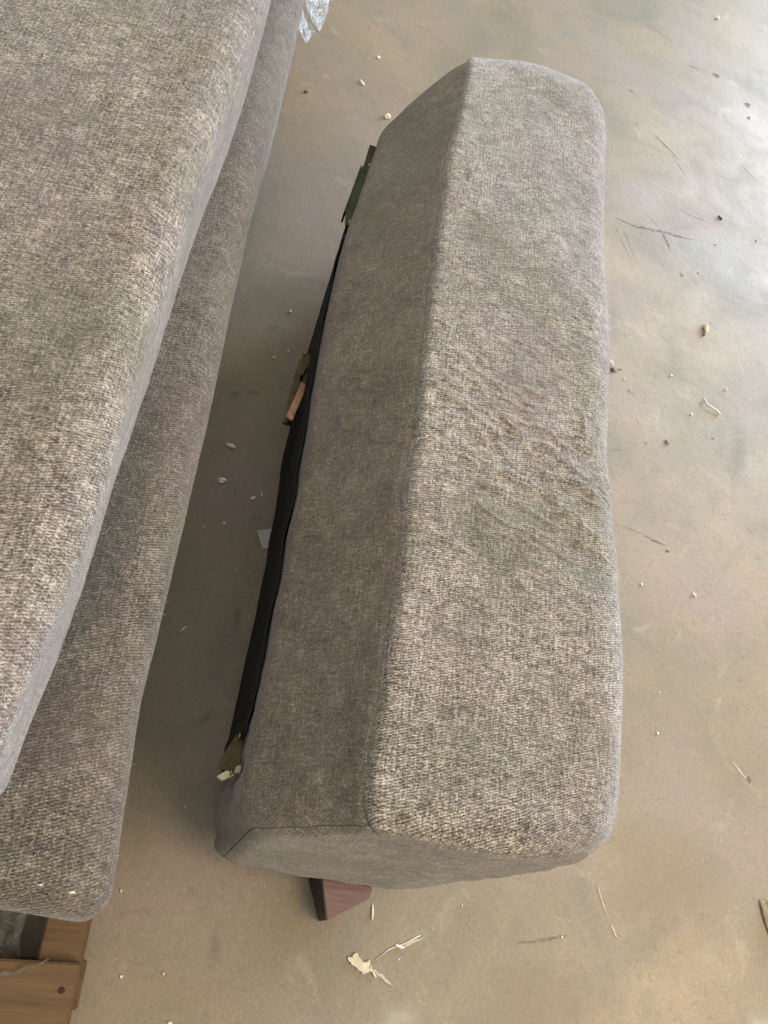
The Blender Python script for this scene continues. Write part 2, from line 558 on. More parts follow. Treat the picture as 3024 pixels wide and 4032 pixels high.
def cushion(corners, y0, y1, rx0, rz0, ry0, rx1, rz1, ry1, n_s, n_y, centre):
    """a rounded, closed upholstery body lofted along y. Returns verts (rings x n_s), uv, ring kind"""
    sec, s, L = rounded_poly(corners, n_s)
    cx, cz = centre
    hw = np.abs(sec[:, 0] - cx).max(); hh = np.abs(sec[:, 1] - cz).max()
    rings, uvs = [], []
    K = 9

    def ring(y, fx, fz, uy):
        R_ = np.stack([cx + (sec[:, 0] - cx) * fx, np.full(n_s, y), cz + (sec[:, 1] - cz) * fz], 1)
        rings.append(R_); uvs.append(np.stack([np.full(n_s, uy), s], 1))
    CAP = 26
    # near cap, centre outwards
    fx0, fz0 = 1 - rx0 / hw, 1 - rz0 / hh
    fx1, fz1 = 1 - rx1 / hw, 1 - rz1 / hh
    for i in range(CAP):
        t = (i + 0.02) / CAP
        ring(y0, fx0 * t, fz0 * t, 0)
    ncap0 = CAP
    for i in range(K):
        ph = (math.pi / 2) * i / K
        ring(y0 + ry0 * (1 - math.cos(ph)), 1 - (rx0 / hw) * (1 - math.sin(ph)), 1 - (rz0 / hh) * (1 - math.sin(ph)), y0 + ry0 * (1 - math.cos(ph)))
    for i in range(n_y + 1):
        y = y0 + ry0 + (y1 - ry1 - y0 - ry0) * i / n_y
        ring(y, 1, 1, y)
    for i in range(K - 1, -1, -1):
        ph = (math.pi / 2) * i / K
        ring(y1 - ry1 * (1 - math.cos(ph)), 1 - (rx1 / hw) * (1 - math.sin(ph)), 1 - (rz1 / hh) * (1 - math.sin(ph)), y1 - ry1 * (1 - math.cos(ph)))
    for i in range(CAP - 1, -1, -1):
        t = (i + 0.02) / CAP
        ring(y1, fx1 * t, fz1 * t, 0)
    V = np.array(rings); UV = np.array(uvs)
    # planar uv on the caps
    UV[:ncap0, :, 0] = V[:ncap0, :, 0]; UV[:ncap0, :, 1] = V[:ncap0, :, 2]
    UV[-CAP:, :, 0] = V[-CAP:, :, 0]; UV[-CAP:, :, 1] = V[-CAP:, :, 2]
    return V, UV, s, L, CAP, K


def normals_grid(V):
    du = np.roll(V, -1, 1) - np.roll(V, 1, 1)
    dv = np.empty_like(V)
    dv[1:-1] = V[2:] - V[:-2]; dv[0] = V[1] - V[0]; dv[-1] = V[-1] - V[-2]
    n = np.cross(du, dv)
    n /= np.linalg.norm(n, axis=2, keepdims=True) + 1e-12
    return n


def grid_part(name, V, UV, r0, r1, s0, s1, mat, parent, L, NN, planar=()):
    """faces between rings r0..r1 and section indices s0..s1 (s1 may pass n_s); ring bands in planar take flat end-face uv"""
    ns = V.shape[1]
    rr = np.arange(r0, r1 + 1); ss = np.arange(s0, s1 + 1)
    sub = V[np.ix_(rr, ss % ns)]
    uvs = UV[np.ix_(rr, ss % ns)].copy()
    uvs[:, ss >= ns, 1] += L
    nr, nc = len(rr), len(ss)
    verts = sub.reshape(-1, 3)
    ii = np.arange(nr * nc).reshape(nr, nc)
    F_ = np.stack([ii[:-1, :-1].ravel(), ii[:-1, 1:].ravel(), ii[1:, 1:].ravel(), ii[1:, :-1].ravel()], 1)
    fr = np.repeat(rr[:-1], nc - 1)
    nn = NN[np.ix_(rr, ss % ns)].reshape(-1, 3)
    q = F_[len(F_) // 2]; v4 = verts[q]
    if np.cross(v4[1] - v4[0], v4[3] - v4[0]) @ nn[q[0]] < 0: F_ = F_[:, ::-1]
    flat = np.zeros(len(F_), bool)
    for a, b in planar: flat |= (fr >= a) & (fr < b)
    u1 = uvs.reshape(-1, 2)[F_]                      # faces, 4, 2
    u2 = np.stack([verts[:, 0], verts[:, 2]], 1)[F_]
    lo = np.where(flat[:, None, None], u2[..., ::-1], u1).astype(np.float32)
    o = mesh_obj(name, verts, F_, mat, parent, smooth=True)
    l = o.data.uv_layers.new(name='UVMap')
    l.data.foreach_set('uv', lo.ravel())
    o.data.normals_split_custom_set_from_vertices(nn.tolist())
    return o


def fibres(name, P0, N0, count, mat, parent, lmin, lmax, w, lift=0.5, seed=1):
    """loose brushed fibres: thin curled ribbons rooted on sampled surface points"""
    r = np.random.RandomState(seed)
    ids = r.randint(0, len(P0), count)
    p = P0[ids] + r.normal(0, 0.0012, (count, 3))
    n = N0[ids]
    t = r.normal(0, 1, (count, 3))
    t -= (t * n).sum(1, keepdims=True) * n
    t /= np.linalg.norm(t, axis=1, keepdims=True)
    b = np.cross(n, t)
    Ln = r.uniform(lmin, lmax, count)[:, None]
    curl = r.normal(0, 1.3, count)[:, None]
    lf = (r.uniform(0, 1, count)[:, None] ** 2) * lift
    segs = 4
    V = []
    d = t.copy()
    q = p - n * 0.0004
    pts = [q]
    for k in range(segs):
        a = curl / segs
        d = d * np.cos(a) + b * np.sin(a) * 1.0
        d /= np.linalg.norm(d, axis=1, keepdims=True)
        up = lf * (1 - k / segs * 1.4) + 0.12
        q = q + (d + n * up) * Ln / segs
        pts.append(q)
    A = np.stack(pts, 1)  # count, segs+1, 3
    side = np.cross(np.broadcast_to(n[:, None, :], A.shape), np.gradient(A, axis=1))
    side /= np.linalg.norm(side, axis=2, keepdims=True) + 1e-12
    taper = np.linspace(1, 0.3, segs + 1)[None, :, None] * w / 2
    Lf, Rt = A + side * taper, A - side * taper
    VV = np.stack([Lf, Rt], 2).reshape(-1, 3)
    base = np.arange(count)[:, None] * 2 * (segs + 1) + np.arange(segs)[None, :] * 2
    base = base.ravel()
    Fq = np.stack([base, base + 1, base + 3, base + 2], 1)
    o = mesh_obj(name, VV, Fq, mat, parent)
    o['kind'] = 'stuff'
    return o


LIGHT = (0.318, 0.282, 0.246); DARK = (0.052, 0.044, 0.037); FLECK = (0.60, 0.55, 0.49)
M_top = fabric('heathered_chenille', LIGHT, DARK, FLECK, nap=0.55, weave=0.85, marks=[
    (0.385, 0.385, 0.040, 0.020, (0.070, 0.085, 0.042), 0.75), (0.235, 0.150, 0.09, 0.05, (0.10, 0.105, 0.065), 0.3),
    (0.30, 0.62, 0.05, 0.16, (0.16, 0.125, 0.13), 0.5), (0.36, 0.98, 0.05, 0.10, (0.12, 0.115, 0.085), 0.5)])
M_nap_shade = fabric('shaded_brushed_chenille', (0.258, 0.219, 0.176), (0.078, 0.065, 0.052), (0.47, 0.42, 0.36), nap=0.3, weave=0.4, contrast=0.66)  # same cloth as the top, with the inner face's shade put into its colour
M_end = fabric('end_chenille', (0.310, 0.275, 0.235), (0.080, 0.070, 0.058), (0.50, 0.45, 0.39), nap=0.3, weave=0.6, contrast=0.8)
M_fib = simple('loose_fibre', (0.54, 0.49, 0.42), 0.9, var=0.2, scale=60, bump=0)
M_fib.node_tree.nodes['Principled BSDF'].inputs['Sheen Weight'].default_value = 0.4

# ------------------------------------------------------------------ the sofa arm
arm = empty('sofa_module', 'long grey brown fabric sofa arm standing alone on the floor, metal brackets along its side', 'sofa module')
NS = 480
# outline counter-clockwise from the seam between top and sloping inner face
C_ARM = [(0.171, 0.470, 0.011), (0.065, 0.345, 0.028), (0.063, 0.052, 0.008), (0.375, 0.052, 0.030), (0.441, 0.460, 0.052)]
V, UV, s, L, CAP, K = cushion(C_ARM, 0.084, 1.335, 0.036, 0.014, 0.036, 0.058, 0.032, 0.062, NS, 560, (0.26, 0.27))
ns = NS
shape = V.shape
P = V.reshape(-1, 3)
y = P[:, 1]
yy = np.clip((y - 0.08) / 1.27, 0, 1)
left = np.clip((0.30 - P[:, 0]) / 0.24, 0, 1)
right = np.clip((P[:, 0] - 0.30) / 0.12, 0, 1)
bow = np.sin(np.pi * yy)
# long soft bows of the inner face and of the outer silhouette
P[:, 0] -= left * (0.019 * np.exp(-((y - 0.78) / 0.30) ** 2))
P[:, 0] += right * (-0.006 * np.exp(-((yy - 0.42) / 0.16) ** 2) + 0.004 * np.exp(-((yy - 0.20) / 0.10) ** 2) + 0.004 * np.exp(-((yy - 0.85) / 0.12) ** 2))
# end faces: the near end leans a little outward to the floor, the far end inward
P[:, 1] += (P[:, 2] - 0.30) * 0.030 * np.clip(1 - yy / 0.25, 0, 1)
P[:, 0] -= 0.020 * right * np.clip(1 - yy / 0.085, 0, 1) ** 2
# the far left corner is cut back
far = np.clip((y - 1.0) / 0.35, 0, 1)
P[:, 1] -= far * left * 0.060 * (1 + 3.0 * np.clip((0.46 - P[:, 2]) / 0.3, 0, 1))
P[:, 1] += far * right * 0.004
P[:, 1] += right * 0.014 * np.clip(1 - yy / 0.10, 0, 1)
P[:, 2] -= 0.034 * np.clip((y - 1.17) / 0.17, 0, 1) ** 2 * np.clip((0.26 - P[:, 0]) / 0.10, 0, 1) * np.clip((P[:, 2] - 0.3) / 0.15, 0, 1)
P[:, 0] -= 0.026 * np.clip((y - 1.22) / 0.13, 0, 1) ** 2 * right
V = P.reshape(shape)
N = normals_grid(V)
cen = np.array([0.25, 0.7, 0.26])
if (N.reshape(-1, 3) * (V.reshape(-1, 3) - cen)).sum(1).mean() < 0: N = -N
FLIP = False
Pf = V.reshape(-1, 3); Nf = N.reshape(-1, 3)
topness = np.clip(Nf[:, 2], 0, 1)
disp = vnoise(Pf, 7, 1) * 0.0035 + vnoise(Pf, 19, 2) * 0.0014 + vnoise(Pf, 60, 5) * 0.00045
# padding crown on top
disp += topness ** 3 * 0.006 * (1 - ((Pf[:, 0] - 0.30) / 0.16) ** 2).clip(0, 1)
# pulled creases running from the seam towards the outer edge, strongest in the middle
wx = vnoise(Pf, 14, 70) * 0.012 + vnoise(Pf, 45, 71) * 0.003
wy = vnoise(Pf, 11, 72) * 0.016 + vnoise(Pf, 40, 73) * 0.004
ang = 0.24
ca, sa = math.cos(ang), math.sin(ang)
px_ = Pf[:, 0] + wx; py_ = Pf[:, 1] + wy
qx = px_ * ca - py_ * sa; qy = px_ * sa + py_ * ca
mask = np.exp(-((Pf[:, 1] - 0.53) / 0.15) ** 2)
side = 0.35 + 0.65 * np.clip((Pf[:, 0] - 0.18) / 0.15, 0, 1)
cr = np.clip(1 - np.abs(vnoise(np.stack([qx * 17, qy * 62, Pf[:, 2] * 11], 1), 1.0, 8)) * 3.2, 0, 1)
cr *= np.clip(vnoise(Pf, 26, 74) * 2 + 0.5, 0, 1)
disp += cr * 0.0031 * mask * side * topness
cr2 = np.clip(1 - np.abs(vnoise(np.stack([qx * 34, qy * 120, Pf[:, 2] * 20], 1), 1.0, 9)) * 3, 0, 1)
cr2 *= np.clip(vnoise(Pf, 40, 75) * 2 + 0.3, 0, 1)
far_e = 0.45 * np.exp(-((Pf[:, 1] - 0.98) / 0.22) ** 2) * np.clip((Pf[:, 0] - 0.30) / 0.1, 0, 1)
disp += cr2 * 0.0025 * (mask + far_e + 0.10) * topness
# dent near the outer edge
disp -= 0.006 * np.exp(-(((Pf[:, 0] - 0.385) / 0.035) ** 2 + ((Pf[:, 1] - 0.40) / 0.028) ** 2)) * topness
disp -= 0.006 * np.exp(-(((Pf[:, 0] - 0.40) / 0.05) ** 2 + ((Pf[:, 1] - 0.95) / 0.10) ** 2)) * topness
endn = np.clip(-Nf[:, 1], 0, 1)
disp += endn * (vnoise(np.stack([Pf[:, 0] * 16, Pf[:, 1] * 5, Pf[:, 2] * 45 + Pf[:, 0] * 12], 1), 1.0, 15) * 0.0022
                + vnoise(np.stack([Pf[:, 0] * 45, Pf[:, 1] * 5, Pf[:, 2] * 130], 1), 1.0, 16) * 0.0010)
# inner face: soft fold low down
inner = np.clip(-Nf[:, 0], 0, 1)
disp += inner * 0.004 * np.sin(Pf[:, 1] * 9 + vnoise(Pf, 5, 4) * 2) * 0.5
# loose cloth gathered in upright folds at the near end of the mating side
low = np.clip((0.335 - Pf[:, 2]) / 0.05, 0, 1) * inner * np.clip(1 - (Pf[:, 1] - 0.09) / 0.19, 0, 1)
disp += low * (0.0035 * np.sin(Pf[:, 1] * 95 + Pf[:, 2] * 9) + 0.002 * np.sin(Pf[:, 1] * 210 + Pf[:, 2] * 14))
# seam grooves
ringsN = shape[0]
sv = np.broadcast_to(s[None, :], shape[:2]).ravel()
seam_s = 0.0  # index of the top/inner seam in arc length
sec0, s_arr, _ = rounded_poly(C_ARM, NS)
i_e1 = int(np.argmin((sec0[:, 0] - 0.1650) ** 2 + (sec0[:, 1] - 0.4610) ** 2))
wob = (vnoise(np.stack([Pf[:, 1] * 9, Pf[:, 1] * 0, Pf[:, 1] * 0], 1), 1.0, 21) * 0.004
       + vnoise(np.stack([Pf[:, 1] * 30, Pf[:, 1] * 0, Pf[:, 1] * 0], 1), 1.0, 22) * 0.0018)
dS = np.abs(((sv - s_arr[i_e1] + L / 2) % L) - L / 2)
groove = np.exp(-(dS / 0.0032) ** 2)
body = (np.arange(ringsN)[:, None] >= CAP) & (np.arange(ringsN)[:, None] < ringsN - CAP)
body = np.broadcast_to(body, shape[:2]).ravel()
disp -= groove * 0.0017 * body
# puckers beside the seam
disp += body * np.exp(-(dS / 0.016) ** 2) * vnoise(np.stack([Pf[:, 1] * 95, sv * 30, sv * 0], 1), 1.0, 23) * 0.0009
Pf = Pf + Nf * disp[:, None]
# the seam wanders
Pf[:, 0] += wob * np.exp(-(dS / 0.03) ** 2) * body
V = Pf.reshape(shape)
# near-end seam ring groove
ring_end = CAP + 3
for dr, am in ((-2, .35), (-1, .8), (0, 1.0), (1, .8), (2, .35)):
    jj = np.arange(i_e1, int(np.argmin((sec0[:, 0] - 0.064) ** 2 + (sec0[:, 1] - 0.052) ** 2)) + 4) % NS
    V[ring_end + dr, jj] -= N[ring_end + dr, jj] * 0.0020 * am
N = normals_grid(V)
if (N.reshape(-1, 3) * (V.reshape(-1, 3) - cen)).sum(1).mean() < 0:
    N = -N; FLIP = True
# section runs seam -> inner face -> bottom -> outer side -> top (closing at the seam)
sec_x, sec_z = sec0[:, 0], sec0[:, 1]
i_bl = int(np.argmin((sec_x - 0.064) ** 2 + (sec_z - 0.052) ** 2))
i_br = int(np.argmin((sec_x - 0.375) ** 2 + (sec_z - 0.052) ** 2))
Rl = ringsN - 1
PL = [(0, ring_end), (Rl - CAP - 2, Rl + 1)]
inner_p = grid_part('inner_panel', V, UV, ring_end, Rl, i_e1, i_bl + 6, M_nap_shade, arm, L, N, PL)
under_p = grid_part('underside', V, UV, ring_end, Rl, i_bl + 6, i_br - 6, simple('black_lining', (0.018, 0.018, 0.02), 0.9), arm, L, N, PL)
top_p = grid_part('top_panel', V, UV, ring_end, Rl, i_br - 6, i_e1 + NS, M_top, arm, L, N, PL)
end_p = grid_part('end_panel', V, UV, 0, ring_end, 0, NS, M_end, arm, L, N, PL)
inner_p['label'] = 'brushed sloping inner face of the arm, colour darkened for shade'
top_p['label'] = 'heathered top and outer covering with pulled creases'
end_p['label'] = 'flat near end face below the seam'

# stitched welt where panels meet: a thin dark thread line following the seam
M_thread = simple('seam_thread', (0.085, 0.072, 0.06), 0.9, var=0.2, scale=300)


def tube(bm, pts, r, sides=5):
    pts = [Vector(p) for p in pts]
    prev = None
    for i, p in enumerate(pts):
        d = (pts[min(i + 1, len(pts) - 1)] - pts[max(i - 1, 0)]).normalized()
        up = Vector((0, 0, 1)) if abs(d.z) < 0.9 else Vector((1, 0, 0))
        a = d.cross(up).normalized(); b = d.cross(a)
        rr = r[i] if hasattr(r, '__len__') else r
        ring = [bm.verts.new(p + (a * math.cos(2 * math.pi * k / sides) + b * math.sin(2 * math.pi * k / sides)) * rr) for k in range(sides)]
        if prev:
            for k in range(sides):
                bm.faces.new((prev[k], prev[(k + 1) % sides], ring[(k + 1) % sides], ring[k]))
        else:
            bm.faces.new(ring[::-1])
        prev = ring
    bm.faces.new(prev)


bm = bmesh.new()
tube(bm, [V[r, i_e1 % NS] - N[r, i_e1 % NS] * 0.0006 for r in range(ring_end, Rl - CAP - 6, 3)], 0.0005)
bm_obj('seam_thread', bm, M_thread, arm, smooth=True)
bm = bmesh.new()
tube(bm, [V[ring_end, j % NS] - N[ring_end, j % NS] * 0.0004 for j in range(i_e1, i_bl + 2, 2)], 0.0008)
bm_obj('seam_thread', bm, M_thread, arm, smooth=True)

# black lining cloth stapled over the mating side, following the bowed body
M_board = simple('black_dust_cloth', (0.010, 0.012, 0.013), 0.95, var=0.4, scale=260, bump=0.6)
left_j = [j for j in range(i_e1, i_bl) if sec_z[j % NS] < 0.318]
rows_ = [q for q in range(ring_end + 4, Rl - CAP - 10) if 0.185 < V[q, left_j[0] % NS, 1] < 1.10][::3]
left_j = left_j[::4] + [i_bl]
Vb, Fb = [], []
for a_, q in enumerate(rows_):
    for b_, j in enumerate(left_j):
        off = 0.0026 + 0.0006 * math.sin(q * 0.11 + j * 0.2)
        Vb.append(V[q, j % NS] + N[q, j % NS] * off)
        if a_ and b_:
            m_ = len(left_j); t_ = a_ * m_ + b_
            Fb.append((t_ - m_ - 1, t_ - m_, t_, t_ - 1))
bb = mesh_obj('lining_cloth', Vb, Fb, M_board, arm, smooth=True)
sm = bb.modifiers.new('s', 'SOLIDIFY'); sm.thickness = 0.0025; sm.offset = -1

# metal brackets on the mating side
def zinc(name, a, b, rough=0.32):
    k = NT(name)
    o = k.n('ShaderNodeTexCoord').outputs['Object']
    n = k.noise(o, 28, 3, 0.5)
    k.l(k.ramp(n, [(0.35, a), (0.62, b)]), k.b.inputs['Base Color'])
    k.b.inputs['Metallic'].default_value = 1.0
    n2 = k.noise(o, 140, 4, 0.6)
    k.l(k.ramp(n2, [(0.3, (rough - .08,) * 3), (0.7, (rough + .12,) * 3)]), k.b.inputs['Roughness'])
    return k.m


M_z_dark = zinc('darkened_zinc', (0.055, 0.040, 0.025), (0.09, 0.075, 0.04), 0.45)
M_z_green = zinc('green_passivated_zinc', (0.036, 0.052, 0.026), (0.065, 0.080, 0.040))
M_z_pink = zinc('pink_gold_passivated_zinc', (0.22, 0.115, 0.105), (0.22, 0.13, 0.085))
M_z_pale = zinc('pale_zinc', (0.30, 0.28, 0.20), (0.24, 0.22, 0.15))
M_z_gold = zinc('yellow_zinc', (0.55, 0.45, 0.15), (0.65, 0.55, 0.25), 0.25)


def screw(x, yv, z, parent):
    bm = bmesh.new()
    bmesh.ops.create_uvsphere(bm, u_segments=10, v_segments=6, radius=0.0045)
    for v in bm.verts:
        v.co = Vector((v.co.x * 0.45 + x, v.co.y + yv, v.co.z + z))
    bm_obj('screw', bm, M_z_gold, parent, smooth=True)


def plate(name, pts, z0, z1, mat, parent, bev=0.0008, tilt=0.0):
    """flat bar with the given plan outline; tilt drops its outer (small x) side"""
    xm = max(p[0] for p in pts)
    bm = bmesh.new()
    add_prism(bm, [(x, y_, z0 - (xm - x) * tilt) for x, y_ in pts], [(x, y_, z1 - (xm - x) * tilt) for x, y_ in pts])
    return bm_obj(name, bm, mat, parent, bev, 2)


def bracket_far():
    p = plate('bracket', [(0.0500, 1.080), (0.0700, 1.080), (0.0700, 1.172), (0.0545, 1.172)], 0.318, 0.3215, M_z_dark, arm)
    p['label'] = 'far bracket, dark metal plate with a green tinted hook bar'
    q = plate('hook_bar', [(0.0400, 0.985), (0.0430, 0.958), (0.0555, 0.958), (0.0660, 1.105), (0.0495, 1.105)], 0.3245, 0.328, M_z_green, p)
    plate('hook_lip', [(0.0365, 0.985), (0.0395, 0.985), (0.0490, 1.105), (0.0470, 1.105)], 0.306, 0.3285, M_z_dark, p)
    screw(0.0600, 1.112, 0.326, p); screw(0.0485, 0.964, 0.329, p)


def bracket_mid():
    p = plate('bracket', [(0.0222, 0.632), (0.0360, 0.632), (0.0480, 0.735), (0.0450, 0.762), (0.0350, 0.768), (0.0245, 0.750)], 0.236, 0.240, M_z_dark, arm)
    p['label'] = 'middle bracket, dark plate with a pink gold hook bar'
    plate('hook_bar', [(0.0249, 0.6335), (0.0343, 0.6290), (0.0441, 0.6935), (0.0410, 0.7000), (0.0351, 0.7015)], 0.250, 0.254, M_z_pink, p, 0.0013, 0.0)
    plate('hook_lip', [(0.0316, 0.7150), (0.0350, 0.7160), (0.0392, 0.7430), (0.0346, 0.7430)], 0.2405, 0.2500, M_z_dark, p)
    screw(0.030, 0.764, 0.240, p); screw(0.0455, 0.713, 0.243, p)


def bracket_near():
    p = plate('bracket', [(0.0404, 0.1615), (0.0406, 0.1520), (0.0633, 0.1500), (0.0609, 0.1900), (0.0520, 0.1905)], 0.268, 0.272, M_z_dark, arm, 0.0008, 0.25)
    p['label'] = 'near bracket, dark plate with a short pale hook'
    plate('hook_bar', [(0.0400, 0.1407), (0.0467, 0.1372), (0.0579, 0.1450), (0.0560, 0.1480), (0.0490, 0.1487)], 0.279, 0.283, M_z_pale, p, 0.0006)
    plate('hook_lip', [(0.0575, 0.1480), (0.0640, 0.1490), (0.0640, 0.1580), (0.0590, 0.1560)], 0.273, 0.279, M_z_pale, p, 0.0006)
    screw(0.0555, 0.1888, 0.272, p); screw(0.0545, 0.1475, 0.281, p)


bracket_far(); bracket_mid(); bracket_near()
M_staple = zinc('staple_wire', (0.30, 0.30, 0.28), (0.40, 0.40, 0.38), 0.4)
jt = left_j[1] % NS
for q in rows_[4::9]:
    p0 = V[q, jt] + N[q, jt] * 0.0036; p1 = V[q + 3, jt] + N[q + 3, jt] * 0.0036
    bm = bmesh.new(); tube(bm, [p0, (p0 + p1) / 2, p1], 0.0005, 4)
    bm_obj('staple', bm, M_staple, arm)

# wooden feet: wedge shaped blocks
M_foot = NT('burgundy_stained_wood')
k = M_foot
o_ = k.n('ShaderNodeTexCoord').outputs['Object']
gr = k.noise(k.mapping(o_, (30, 260, 60), (0, 0, 0), (0, 0, -0.5)), 1.0, 4, 0.6)
k.l(k.ramp(gr, [(0.3, (0.115, 0.052, 0.048)), (0.7, (0.215, 0.108, 0.092))]), k.b.inputs['Base Color'])
k.b.inputs['Roughness'].default_value = 0.38
k.b.inputs['Coat Weight'].default_value = 0.35
k.l(k.bump(gr, 0.15, 0.001), k.b.inputs['Normal'])
M_foot = k.m
M_footdark = simple('blackened_wood_edge', (0.03, 0.028, 0.022), 0.5, scale=90)


def foot(px, py, flipx=1, flipy=1):
    def T(q): return (px + flipx * q[0], py + flipy * q[1], q[2])
    top = [(-.022, .075), (-.012, .038), (.000, -.002), (.052, .030), (.055, .040), (.040, .095)]
    bot = [(-.028, .075), (-.021, .040), (-.001, -.003), (.053, .029), (.056, .040), (.040, .095)]
    bm = bmesh.new()
    add_prism(bm, [T((x, y, 0.0015)) for x, y in bot], [T((x, y, 0.0455)) for x, y in top])
    f = bm_obj('foot', bm, M_foot, arm, 0.0012, 2)
    return f


foot(0.2305, 0.032)
foot(0.150, 1.27, 1, -1)
foot(0.36, 1.29, -1, -1)
# dark side strip of the near foot
bm = bmesh.new()
add_prism(bm, [(0.2015, 0.0965, 0.0018), (0.2080, 0.0710, 0.0018), (0.2285, 0.0290, 0.0018), (0.2300, 0.0290, 0.0018), (0.2100, 0.0720, 0.0018), (0.2035, 0.0965, 0.0018)],
          [(0.2072, 0.1000, 0.0438), (0.2172, 0.0700, 0.0438), (0.2293, 0.0300, 0.0438), (0.2305, 0.0300, 0.0438), (0.2190, 0.0700, 0.0438), (0.2090, 0.1000, 0.0438)])
bm_obj('foot_edge', bm, M_footdark, arm)

# loose fibres on the arm
body_r = slice(CAP, ringsN - CAP)
PB = V[body_r].reshape(-1, 3); NB = N[body_r].reshape(-1, 3)
sel = (NB[:, 2] > 0.2)
fibres('loose_fibre', PB[sel], NB[sel], 8000, M_fib, arm, 0.003, 0.010, 0.00026, 0.5, 1)
sel = (NB[:, 0] < -0.3) & (PB[:, 2] > 0.30)
fibres('loose_fibre', PB[sel], NB[sel], 1500, M_fib, arm, 0.002, 0.007, 0.00020, 0.5, 2)
sel = (NB[:, 0] > 0.3) & (PB[:, 2] > 0.25)
fibres('edge_nap', PB[sel], NB[sel], 9000, M_fib, arm, 0.002, 0.005, 0.00025, 1.4, 3)

# ------------------------------------------------------------------ stacked sofa pieces on the left
def yaw(V, x0, k, y0=0.0):
    V = V.copy(); V[..., 0] += x0 + k * (V[..., 1] - y0)
    return V


def stacked(name, label, corners, y0, y1, edge_pts, seed, mat, rad, ns_, ny_, sag=0.004, centre=(-0.35, 0.3), zero=0.0, extra=None):
    root = empty(name, label, 'sofa section')
    Vv, UVv, s_, L_, CAP_, K_ = cushion(corners, y0, y1, *rad, ns_, ny_, centre)
    ex = np.array(edge_pts)
    yv = Vv[..., 1]
    w = np.clip((Vv[..., 0] + 0.5) / 0.45, 0, 1)
    Vv[..., 0] += w * np.interp(yv, ex[:, 0], ex[:, 1])
    Nn = normals_grid(Vv)
    c_ = Vv.reshape(-1, 3).mean(0)
    if (Nn.reshape(-1, 3) * (Vv.reshape(-1, 3) - c_)).sum(1).mean() < 0: Nn = -Nn
    p = Vv.reshape(-1, 3); n_ = Nn.reshape(-1, 3)
    d = vnoise(p, 6, seed) * sag + vnoise(p, 17, seed + 1) * 0.0016 + vnoise(p, 60, seed + 2) * 0.0005
    if extra is not None: d = d + extra(p, n_)
    p = p + n_ * d[:, None]
    Vv = p.reshape(Vv.shape)
    Nn = normals_grid(Vv)
    if (Nn.reshape(-1, 3) * (Vv.reshape(-1, 3) - c_)).sum(1).mean() < 0: Nn = -Nn
    nR = Vv.shape[0]
    o = grid_part('upholstery', Vv, UVv, 0, nR - 1, 0, ns_, mat, root, L_, Nn, [(0, CAP_ + 1), (nR - CAP_ - 2, nR)])
    return root, Vv, Nn, CAP_


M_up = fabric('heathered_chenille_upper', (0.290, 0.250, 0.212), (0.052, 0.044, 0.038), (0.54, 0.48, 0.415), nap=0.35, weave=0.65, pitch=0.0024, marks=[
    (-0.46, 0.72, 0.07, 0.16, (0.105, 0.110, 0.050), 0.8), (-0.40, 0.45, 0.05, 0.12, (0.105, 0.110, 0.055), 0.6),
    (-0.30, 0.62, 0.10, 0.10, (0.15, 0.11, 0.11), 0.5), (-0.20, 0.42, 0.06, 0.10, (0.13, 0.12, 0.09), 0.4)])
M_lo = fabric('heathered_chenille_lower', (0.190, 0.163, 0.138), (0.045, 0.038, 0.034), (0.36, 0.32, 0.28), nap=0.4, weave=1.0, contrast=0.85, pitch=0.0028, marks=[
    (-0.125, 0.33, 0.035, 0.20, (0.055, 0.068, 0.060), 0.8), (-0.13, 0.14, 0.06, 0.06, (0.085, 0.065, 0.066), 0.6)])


def ridge_up(p, n):
    r = np.exp(-((p[:, 0] + 0.150) / 0.018) ** 2) * np.clip(n[:, 2], 0, 1)
    return r * (0.0022 * vnoise(np.stack([p[:, 0] * 30, p[:, 1] * 26, p[:, 2]], 1), 1, 31) + 0.002)


# upper: rests on the lower one, its right edge leaves a strip of the lower one uncovered
up_root, VU, NU, CU = stacked('sofa_section', 'large grey brown fabric sofa section lying on top of another at the left edge', 
    [(-0.103, 0.622, 0.030), (-0.80, 0.622, 0.030), (-0.80, 0.428, 0.02), (-0.122, 0.428, 0.034)], 0.056, 1.9,
    [(0.0, -0.008), (0.13, -0.005), (0.24, 0.0), (0.45, -0.010), (0.70, -0.017), (1.0, -0.019), (1.2, -0.034), (1.9, -0.09)], 41, M_up,
    (0.026, 0.026, 0.026, 0.03, 0.03, 0.03), 440, 330, 0.0025, (-0.44, 0.525), extra=ridge_up)
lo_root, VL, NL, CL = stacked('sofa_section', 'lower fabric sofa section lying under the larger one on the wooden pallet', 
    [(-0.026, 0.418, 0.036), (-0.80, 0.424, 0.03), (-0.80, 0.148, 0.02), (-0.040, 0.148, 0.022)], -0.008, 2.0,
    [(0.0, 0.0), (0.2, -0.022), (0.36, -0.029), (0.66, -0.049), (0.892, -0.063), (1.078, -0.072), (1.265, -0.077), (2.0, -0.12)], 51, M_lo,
    (0.030, 0.030, 0.028, 0.03, 0.03, 0.03), 440, 330, 0.0025, (-0.41, 0.285))
